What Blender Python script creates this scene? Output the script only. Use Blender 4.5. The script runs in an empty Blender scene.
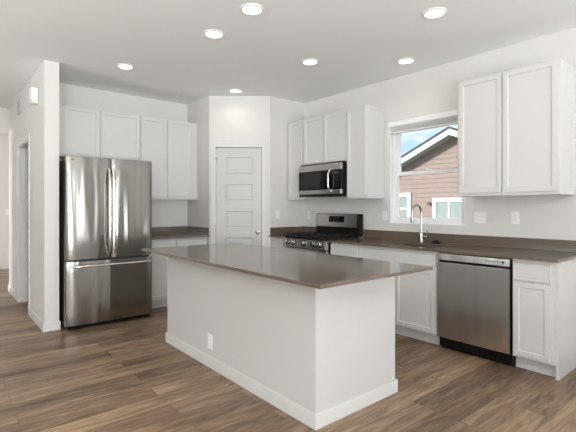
import bpy, bmesh, math, random
from mathutils import Vector, Matrix
random.seed(7)
S = bpy.context.scene
COL = S.collection
PI = math.pi

# ------------------------------------------------------------------ camera
CAMP = (-4.1199, -5.723, 1.2862)
YAW = 0.6959
cam = bpy.data.cameras.new('camera')
cam.sensor_width = 36.0
cam.lens = 419.23 / 576 * 36.0
cam.shift_y = -8.97 / 576
cam.clip_start = 0.05
cam_o = bpy.data.objects.new('camera', cam)
COL.objects.link(cam_o)
cam_o.location = CAMP
cam_o.rotation_euler = (PI / 2, 0, -YAW)
S.camera = cam_o

# ------------------------------------------------------------------ exposure
S.view_settings.view_transform = 'Standard'
S.view_settings.look = 'None'
S.view_settings.exposure = -0.70
S.view_settings.gamma = 1.0
S.view_settings.use_curve_mapping = False

# ------------------------------------------------------------------ sky
SKY_STRENGTH = 2.1
world = bpy.data.worlds.new('sky')
S.world = world
world.use_nodes = True
wn, wl = world.node_tree.nodes, world.node_tree.links
wn.clear()
w_out = wn.new('ShaderNodeOutputWorld')
w_bg = wn.new('ShaderNodeBackground')
w_tc = wn.new('ShaderNodeTexCoord')
w_sep = wn.new('ShaderNodeSeparateXYZ')
w_grad = wn.new('ShaderNodeValToRGB')
w_grad.color_ramp.elements[0].position = 0.0
w_grad.color_ramp.elements[0].color = (0.62, 0.80, 0.95, 1)
w_grad.color_ramp.elements[1].position = 0.45
w_grad.color_ramp.elements[1].color = (0.16, 0.42, 0.82, 1)
w_map = wn.new('ShaderNodeMapping')
w_map.inputs['Scale'].default_value = (5, 5, 15)
w_map.inputs['Location'].default_value = (0.3, 0.1, 0.35)
w_noise = wn.new('ShaderNodeTexNoise')
w_noise.inputs['Scale'].default_value = 1.6
w_noise.inputs['Detail'].default_value = 7
w_noise.inputs['Roughness'].default_value = 0.6
w_cl = wn.new('ShaderNodeValToRGB')
w_cl.color_ramp.elements[0].position = 0.40
w_cl.color_ramp.elements[0].color = (0, 0, 0, 1)
w_cl.color_ramp.elements[1].position = 0.55
w_cl.color_ramp.elements[1].color = (1, 1, 1, 1)
w_mix = wn.new('ShaderNodeMixRGB')
w_mix.inputs['Color2'].default_value = (0.93, 0.94, 0.96, 1)
wl.new(w_tc.outputs['Generated'], w_sep.inputs[0])
wl.new(w_sep.outputs['Z'], w_grad.inputs[0])
wl.new(w_tc.outputs['Generated'], w_map.inputs[0])
wl.new(w_map.outputs[0], w_noise.inputs[0])
wl.new(w_noise.outputs[0], w_cl.inputs[0])
wl.new(w_cl.outputs[0], w_mix.inputs['Fac'])
wl.new(w_grad.outputs[0], w_mix.inputs['Color1'])
wl.new(w_mix.outputs[0], w_bg.inputs[0])
w_bg.inputs[1].default_value = SKY_STRENGTH
wl.new(w_bg.outputs[0], w_out.inputs[0])

# ------------------------------------------------------------------ sun and added fill lights
sun = bpy.data.lights.new('sun', 'SUN')
sun.energy = 6.6
sun.angle = math.radians(3)
sun.color = (1.0, 0.96, 0.9)
sun_o = bpy.data.objects.new('sun', sun)
COL.objects.link(sun_o)
sun_o.rotation_euler = Vector((0.78, -0.30, -0.36)).to_track_quat('-Z', 'Y').to_euler()


def area(name, loc, direction, sx, sy, power, color=(1, 1, 1), shape='RECTANGLE', spread=None):
    l = bpy.data.lights.new(name, 'AREA')
    l.shape = shape
    l.size = sx
    l.size_y = sy
    l.energy = power
    l.color = color
    if spread:
        l.spread = spread
    o = bpy.data.objects.new(name, l)
    COL.objects.link(o)
    o.location = loc
    o.rotation_euler = Vector(direction).to_track_quat('-Z', 'Y').to_euler()
    return o


# area lights added outside unseen living-room windows to brighten the kitchen
FILL_TINT = (0.965, 0.98, 1.0)
ADDED_BACK_WINDOWS = [(-7.2, -5.4, 0.5, 2.35), (-4.9, -2.9, 0.05, 2.35), (-2.3, -0.7, 0.5, 2.35)]
UP = 0.9                 # upward tilt of the added lights, to lift the ceiling
SPREAD = math.radians(132)
LEFT_POWER = 225
BACK_POWER = [250, 300, 75]
YB = -9.0
for (xa, xb, za, zb), pw in zip(ADDED_BACK_WINDOWS, BACK_POWER):
    area('fill_back', ((xa + xb) / 2, YB - 0.16, (za + zb) / 2), (0, 1, UP), xb - xa, zb - za, pw, FILL_TINT, spread=SPREAD)
XL = -8.0
ADDED_LEFT_WINDOWS = [(-7.6, -5.6, 0.6, 2.35), (-3.1, -1.2, 0.6, 2.35)]
for (ya, yb, za, zb) in ADDED_LEFT_WINDOWS:
    area('fill_left', (XL - 0.16, (ya + yb) / 2, (za + zb) / 2), (1, 0, 1.7), yb - ya, zb - za, LEFT_POWER, FILL_TINT, spread=SPREAD)
# added lamp that brightens the room beyond the hall
area('fill_hall', (-7.84, 3.4, 1.5), (1, 0, 0), 1.6, 1.6, 260, FILL_TINT)


# ------------------------------------------------------------------ materials
def new_mat(name):
    m = bpy.data.materials.new(name)
    m.use_nodes = True
    n, l = m.node_tree.nodes, m.node_tree.links
    return m, n, l, n['Principled BSDF']


def plain(name, col, rough=0.5, metal=0.0, bump=0.0, bscale=200, coat=0.0, var=0.0, spec=0.5):
    m, n, l, b = new_mat(name)
    b.inputs['Base Color'].default_value = (*col, 1)
    b.inputs['Roughness'].default_value = rough
    b.inputs['Metallic'].default_value = metal
    b.inputs['Coat Weight'].default_value = coat
    b.inputs['Specular IOR Level'].default_value = spec
    tc = n.new('ShaderNodeTexCoord')
    no = n.new('ShaderNodeTexNoise')
    no.inputs['Scale'].default_value = bscale
    no.inputs['Detail'].default_value = 3
    l.new(tc.outputs['Object'], no.inputs['Vector'])
    if bump:
        bp = n.new('ShaderNodeBump')
        bp.inputs['Strength'].default_value = bump
        bp.inputs['Distance'].default_value = 0.002
        l.new(no.outputs[0], bp.inputs['Height'])
        l.new(bp.outputs[0], b.inputs['Normal'])
    if var:
        mx = n.new('ShaderNodeMixRGB')
        mx.inputs['Color1'].default_value = (*[c * (1 - var) for c in col], 1)
        mx.inputs['Color2'].default_value = (*[min(1, c * (1 + var)) for c in col], 1)
        l.new(no.outputs[0], mx.inputs['Fac'])
        l.new(mx.outputs[0], b.inputs['Base Color'])
    return m


M = {}
M['wall'] = plain('wall_paint', (0.735, 0.715, 0.69), 0.75, bump=0.12, bscale=90)
M['ceiling'] = plain('ceiling_paint', (0.92, 0.925, 0.93), 0.85, bump=0.3, bscale=60)
M['island'] = plain('island_wall_paint_dimmed', (0.62, 0.605, 0.588), 0.6, bump=0.08, bscale=90)  # wall paint darkened on the island to offset the strong light there
M['vent'] = plain('vent_paint', (0.60, 0.59, 0.57), 0.5)
M['trim'] = plain('trim_paint', (0.725, 0.715, 0.695), 0.4)
M['cab'] = plain('cabinet_paint', (0.685, 0.677, 0.66), 0.38)
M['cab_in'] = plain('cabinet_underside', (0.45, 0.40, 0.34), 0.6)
M['door'] = plain('door_paint', (0.62, 0.615, 0.60), 0.42)
M['plastic'] = plain('white_plastic', (0.88, 0.88, 0.87), 0.3)
M['slot'] = plain('slot_dark', (0.05, 0.05, 0.05), 0.5)
M['black'] = plain('black_enamel', (0.008, 0.008, 0.008), 0.3, spec=0.18)
M['blackglass'] = plain('black_glass', (0.005, 0.005, 0.006), 0.05, spec=0.3)
M['mwglass'] = plain('oven_window_glass', (0.022, 0.024, 0.022), 0.1, spec=0.3)
M['iron'] = plain('cast_iron', (0.010, 0.010, 0.010), 0.35, bump=0.2, bscale=300, spec=0.3)
M['rubber'] = plain('black_rubber', (0.008, 0.008, 0.008), 0.7, spec=0.2)
M['darkgrey'] = plain('dark_grey_metal', (0.05, 0.05, 0.05), 0.4, 0.3)
M['chrome'] = plain('chrome', (0.82, 0.81, 0.79), 0.12, 1.0)
M['faucet'] = plain('faucet_finish', (0.50, 0.48, 0.455), 0.17, 1.0)
M['nickel'] = plain('satin_nickel', (0.55, 0.53, 0.50), 0.25, 1.0)
M['vinyl'] = plain('white_vinyl', (0.9, 0.9, 0.9), 0.35)
M['blind'] = plain('blind_slats', (0.80, 0.80, 0.77), 0.5)
M['fascia'] = plain('white_fascia', (0.86, 0.87, 0.88), 0.5)
M['shingle'] = plain('roof_shingle', (0.12, 0.11, 0.11), 0.9, bump=0.4, bscale=40, var=0.25)
M['soffit'] = plain('shaded_soffit', (0.46, 0.49, 0.50), 0.7)  # shade under the overhang is put into this grey
M['curtain'] = plain('curtain_behind_glass', (0.56, 0.575, 0.55), 0.6, var=0.15, bscale=8)
M['grass'] = plain('lawn', (0.12, 0.16, 0.06), 0.9, var=0.3, bscale=6)
M['brass'] = plain('bronze', (0.35, 0.30, 0.24), 0.4, 0.3)


def steel(name, col=(0.56, 0.545, 0.525), rough=0.24, wobble=0.0, axis='z', ws=(7, 7, 0.5), aniso=0.7):
    """brushed stainless: fine grain along one axis and a slow waviness of the sheet"""
    m, n, l, b = new_mat(name)
    b.inputs['Base Color'].default_value = (*col, 1)
    b.inputs['Metallic'].default_value = 1.0
    b.inputs['Anisotropic'].default_value = aniso
    tg = n.new('ShaderNodeTangent'); tg.direction_type = 'RADIAL'; tg.axis = 'Z'
    l.new(tg.outputs[0], b.inputs['Tangent'])
    b.inputs['Anisotropic Rotation'].default_value = 0.25
    tc = n.new('ShaderNodeTexCoord')
    mp = n.new('ShaderNodeMapping')
    mp.inputs['Scale'].default_value = (3, 3, 420) if axis == 'h' else (420, 420, 3)
    no = n.new('ShaderNodeTexNoise')
    no.inputs['Scale'].default_value = 1.0
    no.inputs['Detail'].default_value = 2
    l.new(tc.outputs['Object'], mp.inputs[0])
    l.new(mp.outputs[0], no.inputs['Vector'])
    rr = n.new('ShaderNodeMapRange')
    rr.inputs['To Min'].default_value = rough * 0.9
    rr.inputs['To Max'].default_value = rough * 1.1
    l.new(no.outputs[0], rr.inputs['Value'])
    l.new(rr.outputs[0], b.inputs['Roughness'])
    if wobble:
        mp2 = n.new('ShaderNodeMapping')
        mp2.inputs['Scale'].default_value = ws
        n2 = n.new('ShaderNodeTexNoise')
        n2.inputs['Scale'].default_value = 1.0
        n2.inputs['Detail'].default_value = 1
        l.new(tc.outputs['Object'], mp2.inputs[0])
        l.new(mp2.outputs[0], n2.inputs['Vector'])
        bp = n.new('ShaderNodeBump')
        bp.inputs['Strength'].default_value = 1.0
        bp.inputs['Distance'].default_value = wobble
        l.new(n2.outputs[0], bp.inputs['Height'])
        l.new(bp.outputs[0], b.inputs['Normal'])
    return m


M['steel'] = steel('stainless_steel')
M['fridge'] = steel('refrigerator_steel', (0.335, 0.32, 0.30), 0.16, 0.016, ws=(7, 7, 0.45))
M['dwsteel'] = steel('dishwasher_steel', (0.66, 0.655, 0.64), 0.2, 0.014, ws=(7, 7, 0.5))
M['sink'] = steel('sink_steel', (0.30, 0.275, 0.25), 0.35)


def quartz():
    m, n, l, b = new_mat('brown_quartz')
    tc = n.new('ShaderNodeTexCoord')
    no = n.new('ShaderNodeTexNoise')
    no.inputs['Scale'].default_value = 260
    no.inputs['Detail'].default_value = 4
    cr = n.new('ShaderNodeValToRGB')
    cr.color_ramp.elements[0].position = 0.3
    cr.color_ramp.elements[0].color = (0.108, 0.083, 0.062, 1)
    cr.color_ramp.elements[1].position = 0.72
    cr.color_ramp.elements[1].color = (0.168, 0.132, 0.100, 1)
    l.new(tc.outputs['Object'], no.inputs['Vector'])
    l.new(no.outputs[0], cr.inputs[0])
    l.new(cr.outputs[0], b.inputs['Base Color'])
    b.inputs['Roughness'].default_value = 0.13
    b.inputs['IOR'].default_value = 1.65
    return m


M['quartz'] = quartz()


def planks():
    m, n, l, b = new_mat('wood_plank_floor')
    tc = n.new('ShaderNodeTexCoord')
    br = n.new('ShaderNodeTexBrick')
    br.offset = 0.37
    br.offset_frequency = 2
    br.inputs['Scale'].default_value = 1.0
    br.inputs['Brick Width'].default_value = 1.25
    br.inputs['Row Height'].default_value = 0.165
    br.inputs['Mortar Size'].default_value = 0.0012
    br.inputs['Mortar Smooth'].default_value = 0.1
    br.inputs['Bias'].default_value = 0.0
    br.inputs['Color1'].default_value = (0, 0, 0, 1)
    br.inputs['Color2'].default_value = (1, 1, 1, 1)
    br.inputs['Mortar'].default_value = (0.5, 0.5, 0.5, 1)
    l.new(tc.outputs['Object'], br.inputs['Vector'])
    # per-plank random shifts the grain
    add = n.new('ShaderNodeVectorMath')
    add.operation = 'MULTIPLY_ADD'
    add.inputs[1].default_value = (7.3, 3.1, 5.7)
    l.new(br.outputs['Color'], add.inputs[0])
    l.new(tc.outputs['Object'], add.inputs[2])
    mp = n.new('ShaderNodeMapping')
    mp.inputs['Scale'].default_value = (1.6, 13, 1)
    l.new(add.outputs[0], mp.inputs[0])
    no = n.new('ShaderNodeTexNoise')
    no.inputs['Scale'].default_value = 1.0
    no.inputs['Detail'].default_value = 5
    no.inputs['Roughness'].default_value = 0.68
    no.inputs['Distortion'].default_value = 1.1
    l.new(mp.outputs[0], no.inputs['Vector'])
    mp2 = n.new('ShaderNodeMapping')
    mp2.inputs['Scale'].default_value = (6, 70, 1)
    l.new(add.outputs[0], mp2.inputs[0])
    n2 = n.new('ShaderNodeTexNoise')
    n2.inputs['Scale'].default_value = 1.0
    n2.inputs['Detail'].default_value = 3
    l.new(mp2.outputs[0], n2.inputs['Vector'])
    # combine: 0.55 grain + 0.25 plank + 0.2 fine
    s1 = n.new('ShaderNodeMath'); s1.operation = 'MULTIPLY'; s1.inputs[1].default_value = 0.15
    l.new(br.outputs['Color'], s1.inputs[0])
    s2 = n.new('ShaderNodeMath'); s2.operation = 'MULTIPLY_ADD'; s2.inputs[1].default_value = 0.60
    l.new(no.outputs[0], s2.inputs[0]); l.new(s1.outputs[0], s2.inputs[2])
    s3 = n.new('ShaderNodeMath'); s3.operation = 'MULTIPLY_ADD'; s3.inputs[1].default_value = 0.28
    l.new(n2.outputs[0], s3.inputs[0]); l.new(s2.outputs[0], s3.inputs[2])
    cr = n.new('ShaderNodeValToRGB')
    e = cr.color_ramp.elements
    e[0].position = 0.28; e[0].color = (0.044, 0.027, 0.017, 1)
    e[1].position = 0.72; e[1].color = (0.48, 0.335, 0.205, 1)
    x = e.new(0.42); x.color = (0.125, 0.079, 0.047, 1)
    x = e.new(0.55); x.color = (0.255, 0.168, 0.100, 1)
    l.new(s3.outputs[0], cr.inputs[0])
    mx = n.new('ShaderNodeMixRGB')
    mx.blend_type = 'MULTIPLY'
    mx.inputs['Color2'].default_value = (0.35, 0.32, 0.30, 1)
    l.new(br.outputs['Fac'], mx.inputs['Fac'])
    l.new(cr.outputs[0], mx.inputs['Color1'])
    l.new(mx.outputs[0], b.inputs['Base Color'])
    b.inputs['Roughness'].default_value = 0.42
    bp = n.new('ShaderNodeBump')
    bp.inputs['Strength'].default_value = 0.25
    bp.inputs['Distance'].default_value = 0.001
    l.new(n2.outputs[0], bp.inputs['Height'])
    l.new(bp.outputs[0], b.inputs['Normal'])
    return m


M['floor'] = planks()


def glass():
    m, n, l, b = new_mat('window_glass')
    n.remove(b)
    out = n['Material Output']
    tr = n.new('ShaderNodeBsdfTransparent')
    tr.inputs[0].default_value = (0.96, 0.98, 0.975, 1)
    gl = n.new('ShaderNodeBsdfGlossy')
    gl.inputs['Roughness'].default_value = 0.01
    lw = n.new('ShaderNodeLayerWeight')
    lw.inputs[0].default_value = 0.5
    pw = n.new('ShaderNodeMath'); pw.operation = 'POWER'; pw.inputs[1].default_value = 4
    fr = n.new('ShaderNodeMath'); fr.operation = 'MULTIPLY_ADD'; fr.inputs[1].default_value = 0.6; fr.inputs[2].default_value = 0.02
    l.new(lw.outputs['Facing'], pw.inputs[0])
    l.new(pw.outputs[0], fr.inputs[0])
    mx = n.new('ShaderNodeMixShader')
    l.new(fr.outputs[0], mx.inputs[0])
    l.new(tr.outputs[0], mx.inputs[1])
    l.new(gl.outputs[0], mx.inputs[2])
    l.new(mx.outputs[0], out.inputs[0])
    return m


M['glass'] = glass()


def emit(name, col, strength, base=0.9):
    m, n, l, b = new_mat(name)
    b.inputs['Base Color'].default_value = (*[c * base for c in col], 1)
    b.inputs['Emission Color'].default_value = (*col, 1)
    b.inputs['Emission Strength'].default_value = strength
    return m


M['lens'] = emit('lit_lens', (1.0, 0.96, 0.90), 6.0)
M['display'] = emit('display_digits', (0.5, 0.62, 0.7), 0.05, 0.06)


def siding():
    m, n, l, b = new_mat('lap_siding')
    tc = n.new('ShaderNodeTexCoord')
    mp = n.new('ShaderNodeMapping')
    mp.inputs['Scale'].default_value = (1, 1.2, 9)
    no = n.new('ShaderNodeTexNoise')
    no.inputs['Scale'].default_value = 3
    no.inputs['Detail'].default_value = 4
    l.new(tc.outputs['Object'], mp.inputs[0])
    l.new(mp.outputs[0], no.inputs['Vector'])
    cr = n.new('ShaderNodeValToRGB')
    cr.color_ramp.elements[0].position = 0.3
    cr.color_ramp.elements[0].color = (0.37, 0.268, 0.235, 1)
    cr.color_ramp.elements[1].position = 0.7
    cr.color_ramp.elements[1].color = (0.44, 0.325, 0.288, 1)
    l.new(no.outputs[0], cr.inputs[0])
    l.new(cr.outputs[0], b.inputs['Base Color'])
    b.inputs['Roughness'].default_value = 0.7
    return m


M['siding'] = siding()


# ------------------------------------------------------------------ mesh helpers
class Frame:
    """u to the right as seen from the room, n out of the wall, v up"""
    def __init__(s, o, u, n):
        s.o, s.u, s.n = Vector(o), Vector(u), Vector(n)

    def p(s, u, n, v):
        return s.o + s.u * u + s.n * n + Vector((0, 0, v))


FA = Frame((0, 0, 0), (1, 0, 0), (0, -1, 0))       # back wall, u = x
FB = Frame((0, 0, 0), (0, -1, 0), (-1, 0, 0))      # window wall, u = -y
FW = Frame((0, 0, 0), (1, 0, 0), (0, 1, 0))        # plain world axes
P1, R1, R2, P2 = 1.2808, 0.6509, 0.6312, 1.1671
DT = Vector((P1 - R2, -(P2 - R1), 0)); DLEN = DT.length; DT.normalize()
FD = Frame((-P1, -R1, 0), DT, (DT.y, -DT.x, 0))    # diagonal pantry wall


def NB():
    return bmesh.new()


def fbox(bm, F, u0, u1, n0, n1, v0, v1):
    if u0 > u1: u0, u1 = u1, u0
    if n0 > n1: n0, n1 = n1, n0
    vs = [bm.verts.new(F.p(u, n, v)) for v in (v0, v1) for (u, n) in ((u0, n0), (u1, n0), (u1, n1), (u0, n1))]
    fs = [(0, 1, 2, 3), (4, 5, 6, 7), (0, 1, 5, 4), (1, 2, 6, 5), (2, 3, 7, 6), (3, 0, 4, 7)]
    return [bm.faces.new([vs[i] for i in f]) for f in fs]


def wbox(bm, x0, x1, y0, y1, z0, z1):
    return fbox(bm, FW, x0, x1, y0, y1, z0, z1)


def panel(bm, F, u0, u1, n0, n1, v0, v1, stile=0.058, recess=0.009, slope=0.006):
    """shaker front: slab with one recessed field"""
    fs = fbox(bm, F, u0, u1, n0, n1, v0, v1)
    bmesh.ops.recalc_face_normals(bm, faces=fs)
    front = max(fs, key=lambda f: f.calc_center_median().dot(F.n))
    bmesh.ops.inset_region(bm, faces=[front], thickness=stile, depth=0)
    bmesh.ops.inset_region(bm, faces=[front], thickness=slope, depth=-recess)


def prism(bm, F, prof, u0, u1):
    """profile of (n, v) points swept along u"""
    a = [bm.verts.new(F.p(u0, n, v)) for n, v in prof]
    b = [bm.verts.new(F.p(u1, n, v)) for n, v in prof]
    k = len(prof)
    bm.faces.new(a)
    bm.faces.new(b[::-1])
    for i in range(k):
        bm.faces.new((a[i], a[(i + 1) % k], b[(i + 1) % k], b[i]))


def vprism(bm, pts, z0, z1):
    a = [bm.verts.new((x, y, z0)) for x, y in pts]
    b = [bm.verts.new((x, y, z1)) for x, y in pts]
    k = len(pts)
    bm.faces.new(a[::-1])
    bm.faces.new(b)
    for i in range(k):
        bm.faces.new((a[i], a[(i + 1) % k], b[(i + 1) % k], b[i]))


def cyl(bm, p, q, r0, r1=None, seg=20, caps=True):
    r1 = r0 if r1 is None else r1
    p, q = Vector(p), Vector(q)
    d = (q - p).normalized()
    a = d.orthogonal().normalized()
    b = d.cross(a)
    A, B = [], []
    for i in range(seg):
        t = 2 * PI * i / seg
        o = a * math.cos(t) + b * math.sin(t)
        A.append(bm.verts.new(p + o * r0))
        B.append(bm.verts.new(q + o * r1))
    for i in range(seg):
        bm.faces.new((A[i], A[(i + 1) % seg], B[(i + 1) % seg], B[i]))
    if caps:
        bm.faces.new(A[::-1])
        bm.faces.new(B)


def tube(bm, pts, r, seg=14, radii=None):
    pts = [Vector(p) for p in pts]
    rings = []
    up = None
    for i, p in enumerate(pts):
        d = (pts[min(i + 1, len(pts) - 1)] - pts[max(i - 1, 0)]).normalized()
        if up is None:
            up = d.orthogonal().normalized()
        a = (up - d * up.dot(d)).normalized()
        up = a
        b = d.cross(a)
        rr = radii[i] if radii else r
        rings.append([bm.verts.new(p + (a * math.cos(2 * PI * k / seg) + b * math.sin(2 * PI * k / seg)) * rr) for k in range(seg)])
    for A, B in zip(rings, rings[1:]):
        for k in range(seg):
            bm.faces.new((A[k], A[(k + 1) % seg], B[(k + 1) % seg], B[k]))
    bm.faces.new(rings[0][::-1])
    bm.faces.new(rings[-1])


def lathe(bm, c, axis, prof, seg=28):
    """prof of (radius, height along axis); ends closed when the radius is 0"""
    c, d = Vector(c), Vector(axis).normalized()
    a = d.orthogonal().normalized()
    b = d.cross(a)
    rings = []
    for r, h in prof:
        if r < 1e-6:
            rings.append([bm.verts.new(c + d * h)])
        else:
            rings.append([bm.verts.new(c + d * h + (a * math.cos(2 * PI * k / seg) + b * math.sin(2 * PI * k / seg)) * r) for k in range(seg)])
    for A, B in zip(rings, rings[1:]):
        for k in range(seg):
            k2 = (k + 1) % seg
            if len(A) == 1 and len(B) == 1: continue
            if len(A) == 1: bm.faces.new((A[0], B[k2], B[k]))
            elif len(B) == 1: bm.faces.new((A[k], A[k2], B[0]))
            else: bm.faces.new((A[k], A[k2], B[k2], B[k]))


def wpos(o):
    v = Vector((0, 0, 0))
    while o is not None:
        v += o.location
        o = o.parent
    return v


def obj(name, bm, mat, parent=None, bevel=0.0, smooth=False, label=None, loc=None):
    bmesh.ops.recalc_face_normals(bm, faces=bm.faces[:])
    base = wpos(parent) if parent else Vector(loc or (0, 0, 0))
    bmesh.ops.translate(bm, vec=-base, verts=bm.verts[:])
    me = bpy.data.meshes.new(name)
    bm.to_mesh(me)
    bm.free()
    me.materials.append(mat)
    o = bpy.data.objects.new(name, me)
    COL.objects.link(o)
    if parent: o.parent = parent
    else: o.location = base
    if bevel:
        b = o.modifiers.new('bevel', 'BEVEL')
        b.width = bevel
        b.segments = 2
        b.limit_method = 'ANGLE'
        b.angle_limit = math.radians(40)
    if smooth:
        me.polygons.foreach_set('use_smooth', [True] * len(me.polygons))
        e = o.modifiers.new('edges', 'EDGE_SPLIT')
        e.split_angle = math.radians(38)
    if label: o['label'] = label
    return o


def thing(name, label, cat, loc=(0, 0, 0), group=None):
    o = bpy.data.objects.new(name, None)
    o.empty_display_size = 0.1
    COL.objects.link(o)
    o.location = loc
    o['label'] = label
    o['category'] = cat
    if group: o['group'] = group
    return o


def tag(o, label, cat, group=None):
    o['label'] = label
    o['category'] = cat
    if group: o['group'] = group
    return o


def struct(name, bm, mat, label, cat, parent=None, bevel=0.0):
    o = obj(name, bm, mat, parent, bevel)
    if not parent:
        o['kind'] = 'structure'
        o['label'] = label
        o['category'] = cat
    return o


def sroot(name, label, cat, loc=(0, 0, 0)):
    o = thing(name, label, cat, loc)
    o['kind'] = 'structure'
    return o


# ================================================================== setting
H = 2.80
XS0, XS1, SY = -3.278, -3.1415, -0.8015     # partition beside the refrigerator
YH = 2.0                                     # hall header
DO0, DO1, DOZ = 0.12, 0.95, 2.10             # doorway in the partition

bm = NB(); wbox(bm, -8.3, 0.0, -9.3, 5.0, -0.12, 0.0)
struct('floor', bm, M['floor'], 'brown wood plank floor running through kitchen and hall', 'floor')
bm = NB(); wbox(bm, -8.3, 0.3, -9.3, 5.0, H, H + 0.15)
struct('ceiling', bm, M['ceiling'], 'flat off-white ceiling with round recessed lights', 'ceiling')

# window wall with its opening
WY0, WY1, WZ0, WZ1, WT = -3.60, -2.68, 1.095, 2.26, 0.15
bm = NB()
wbox(bm, 0, WT, WY1, 5.0, 0, H)
wbox(bm, 0, WT, -9.15, WY0, 0, H)
wbox(bm, 0, WT, WY0, WY1, 0, WZ0)
wbox(bm, 0, WT, WY0, WY1, WZ1, H)
struct('wall_right', bm, M['wall'], 'off-white wall holding the window over the sink', 'wall')
# back wall behind the refrigerator
bm = NB(); wbox(bm, XS1, 0, 0, 0.14, 0, H)
struct('wall_back', bm, M['wall'], 'off-white back wall behind refrigerator and cabinets', 'wall')
# pantry: one chamfered closet corner
bm = NB()
ft = 0.09; dn = FD.n
DO_U0, DO_U1, DO_V = 0.088, 0.714, 2.10
wbox(bm, -P1, -P1 + ft, -R1 - 0.0, 0, 0, H)
struct('wall_pantry_left', bm, M['wall'], 'short return wall left of the pantry door', 'wall')
bm = NB()
fbox(bm, FD, 0, DO_U0, -ft, 0, 0, H)
fbox(bm, FD, DO_U1, DLEN, -ft, 0, 0, H)
fbox(bm, FD, DO_U0, DO_U1, -ft, 0, DO_V, H)
struct('wall_pantry_front', bm, M['wall'], 'angled corner wall holding the white pantry door', 'wall')
bm = NB(); wbox(bm, -R2, 0, -P2, -P2 + ft, 0, H)
struct('wall_pantry_right', bm, M['wall'], 'short return wall right of the pantry door', 'wall')
# partition with doorway
bm = NB()
wbox(bm, XS0, XS1, SY, DO0, 0, H)
wbox(bm, XS0, XS1, DO1, YH, 0, H)
wbox(bm, XS0, XS1, DO0, DO1, DOZ, H)
struct('wall_left', bm, M['wall'], 'partition wall left of refrigerator with doorway to side room', 'wall')
# header at the end of the hall and the room beyond
bm = NB()
wbox(bm, -4.35, XS0 + 0.1366, YH, YH + 0.14, 2.42, H)
wbox(bm, -8.0, -4.35, YH, YH + 0.14, 0, H)
struct('wall_hall', bm, M['wall'], 'wall and header across the far end of the hall', 'wall')
bm = NB(); wbox(bm, -8.15, 0.0, 4.74, 4.9, 0, H)
struct('wall_far', bm, M['wall'], 'distant wall seen through the hall opening', 'wall')
bm = NB(); wbox(bm, -1.0, -0.9, 0.14, 4.74, 0, H)  # unseen closing walls, added to stop light leaking in
struct('wall_side_room', bm, M['wall'], 'unseen far wall of the side room, added to keep light out', 'wall')
bm = NB(); wbox(bm, XS1, -1.0, YH, YH + 0.14, 0, H)
struct('wall_side_room_end', bm, M['wall'], 'unseen end wall of the side room, added to keep light out', 'wall')


def wall_with_windows(name, axis, pos, t, a0, a1, wins, label):
    bm = NB()
    def seg(p, q, z0, z1):
        if q - p < 1e-4: return
        if axis == 'y': wbox(bm, p, q, pos - t, pos, z0, z1)
        else: wbox(bm, pos - t, pos, p, q, z0, z1)
    cur = a0
    for (p, q, z0, z1) in sorted(wins):
        seg(cur, p, 0, H)
        seg(p, q, 0, z0)
        seg(p, q, z1, H)
        cur = q
    seg(cur, a1, 0, H)
    return struct(name, bm, M['wall'], label, 'wall')


wall_with_windows('wall_rear', 'y', YB, 0.15, -8.15, 0.0, ADDED_BACK_WINDOWS, 'living room wall behind the camera with added windows')
wall_with_windows('wall_living', 'x', XL, 0.15, -9.0, 4.74, ADDED_LEFT_WINDOWS + [(2.6, 4.2, 0.7, 2.3)], 'living room wall left of the camera with added windows')
wi = 2  # unseen windows, added as a source for the fill lights
for axis, pos, wins in (('y', YB, ADDED_BACK_WINDOWS), ('x', XL, ADDED_LEFT_WINDOWS + [(2.6, 4.2, 0.7, 2.3)])):
    for (p, q, z0, z1) in wins:
        r = sroot('window_%d' % wi, 'living room window out of frame, added as a light source', 'window', ((p + q) / 2, pos, z0) if axis == 'y' else (pos, (p + q) / 2, z0))
        r['group'] = 'added living room windows out of frame'
        wi += 1
        bm = NB()
        def wb(a, b, c, d, t0=0.05, t1=0.11):
            if axis == 'y': wbox(bm, a, b, pos - t1, pos - t0, c, d)
            else: wbox(bm, pos - t1, pos - t0, a, b, c, d)
        f = 0.06
        wb(p, p + f, z0, z1); wb(q - f, q, z0, z1)
        wb(p + f, q - f, z0, z0 + f); wb(p + f, q - f, z1 - f, z1)
        m_ = (p + q) / 2
        wb(m_ - 0.03, m_ + 0.03, z0 + f, z1 - f)
        obj('window_frame', bm, M['vinyl'], r)
        bm = NB()
        wb(p + f, m_ - 0.03, z0 + f, z1 - f, 0.078, 0.082); wb(m_ + 0.03, q - f, z0 + f, z1 - f, 0.078, 0.082)
        obj('pane', bm, M['glass'], r)

# ---------------------------------------------------------------- baseboards
BH, BT = 0.09, 0.014
CW = 0.062


def base_profile(t=BT, h=BH):
    return [(0, 0), (t, 0), (t, h - 0.012), (t - 0.005, h), (0, h)]


bm = NB()
wbox(bm, XS0 - BT, XS1 + 0.012, SY - BT, SY, 0, BH)
wbox(bm, XS0 - BT, XS0, SY, DO0 - CW, 0, BH)
wbox(bm, XS0 - BT, XS0, DO1 + CW, YH, 0, BH)
struct('baseboard_left', bm, M['trim'], 'white baseboard wrapping the partition end', 'baseboard', bevel=0.003)
bm = NB(); wbox(bm, -8.0, XS1, 4.74 - BT, 4.74, 0, BH)
struct('baseboard_far', bm, M['trim'], 'white baseboard on the distant hall wall', 'baseboard')
bm = NB()
fbox(bm, FD, 0, 0.02, 0, BT, 0, BH); fbox(bm, FD, 0.79, DLEN, 0, BT, 0, BH)
struct('baseboard_pantry', bm, M['trim'], 'white baseboard beside the pantry door casing', 'baseboard')
bm = NB()
wbox(bm, -BT, 0, YB, -4.66, 0, BH)
struct('baseboard_right', bm, M['trim'], 'white baseboard along the window wall past the cabinets', 'baseboard')

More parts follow.
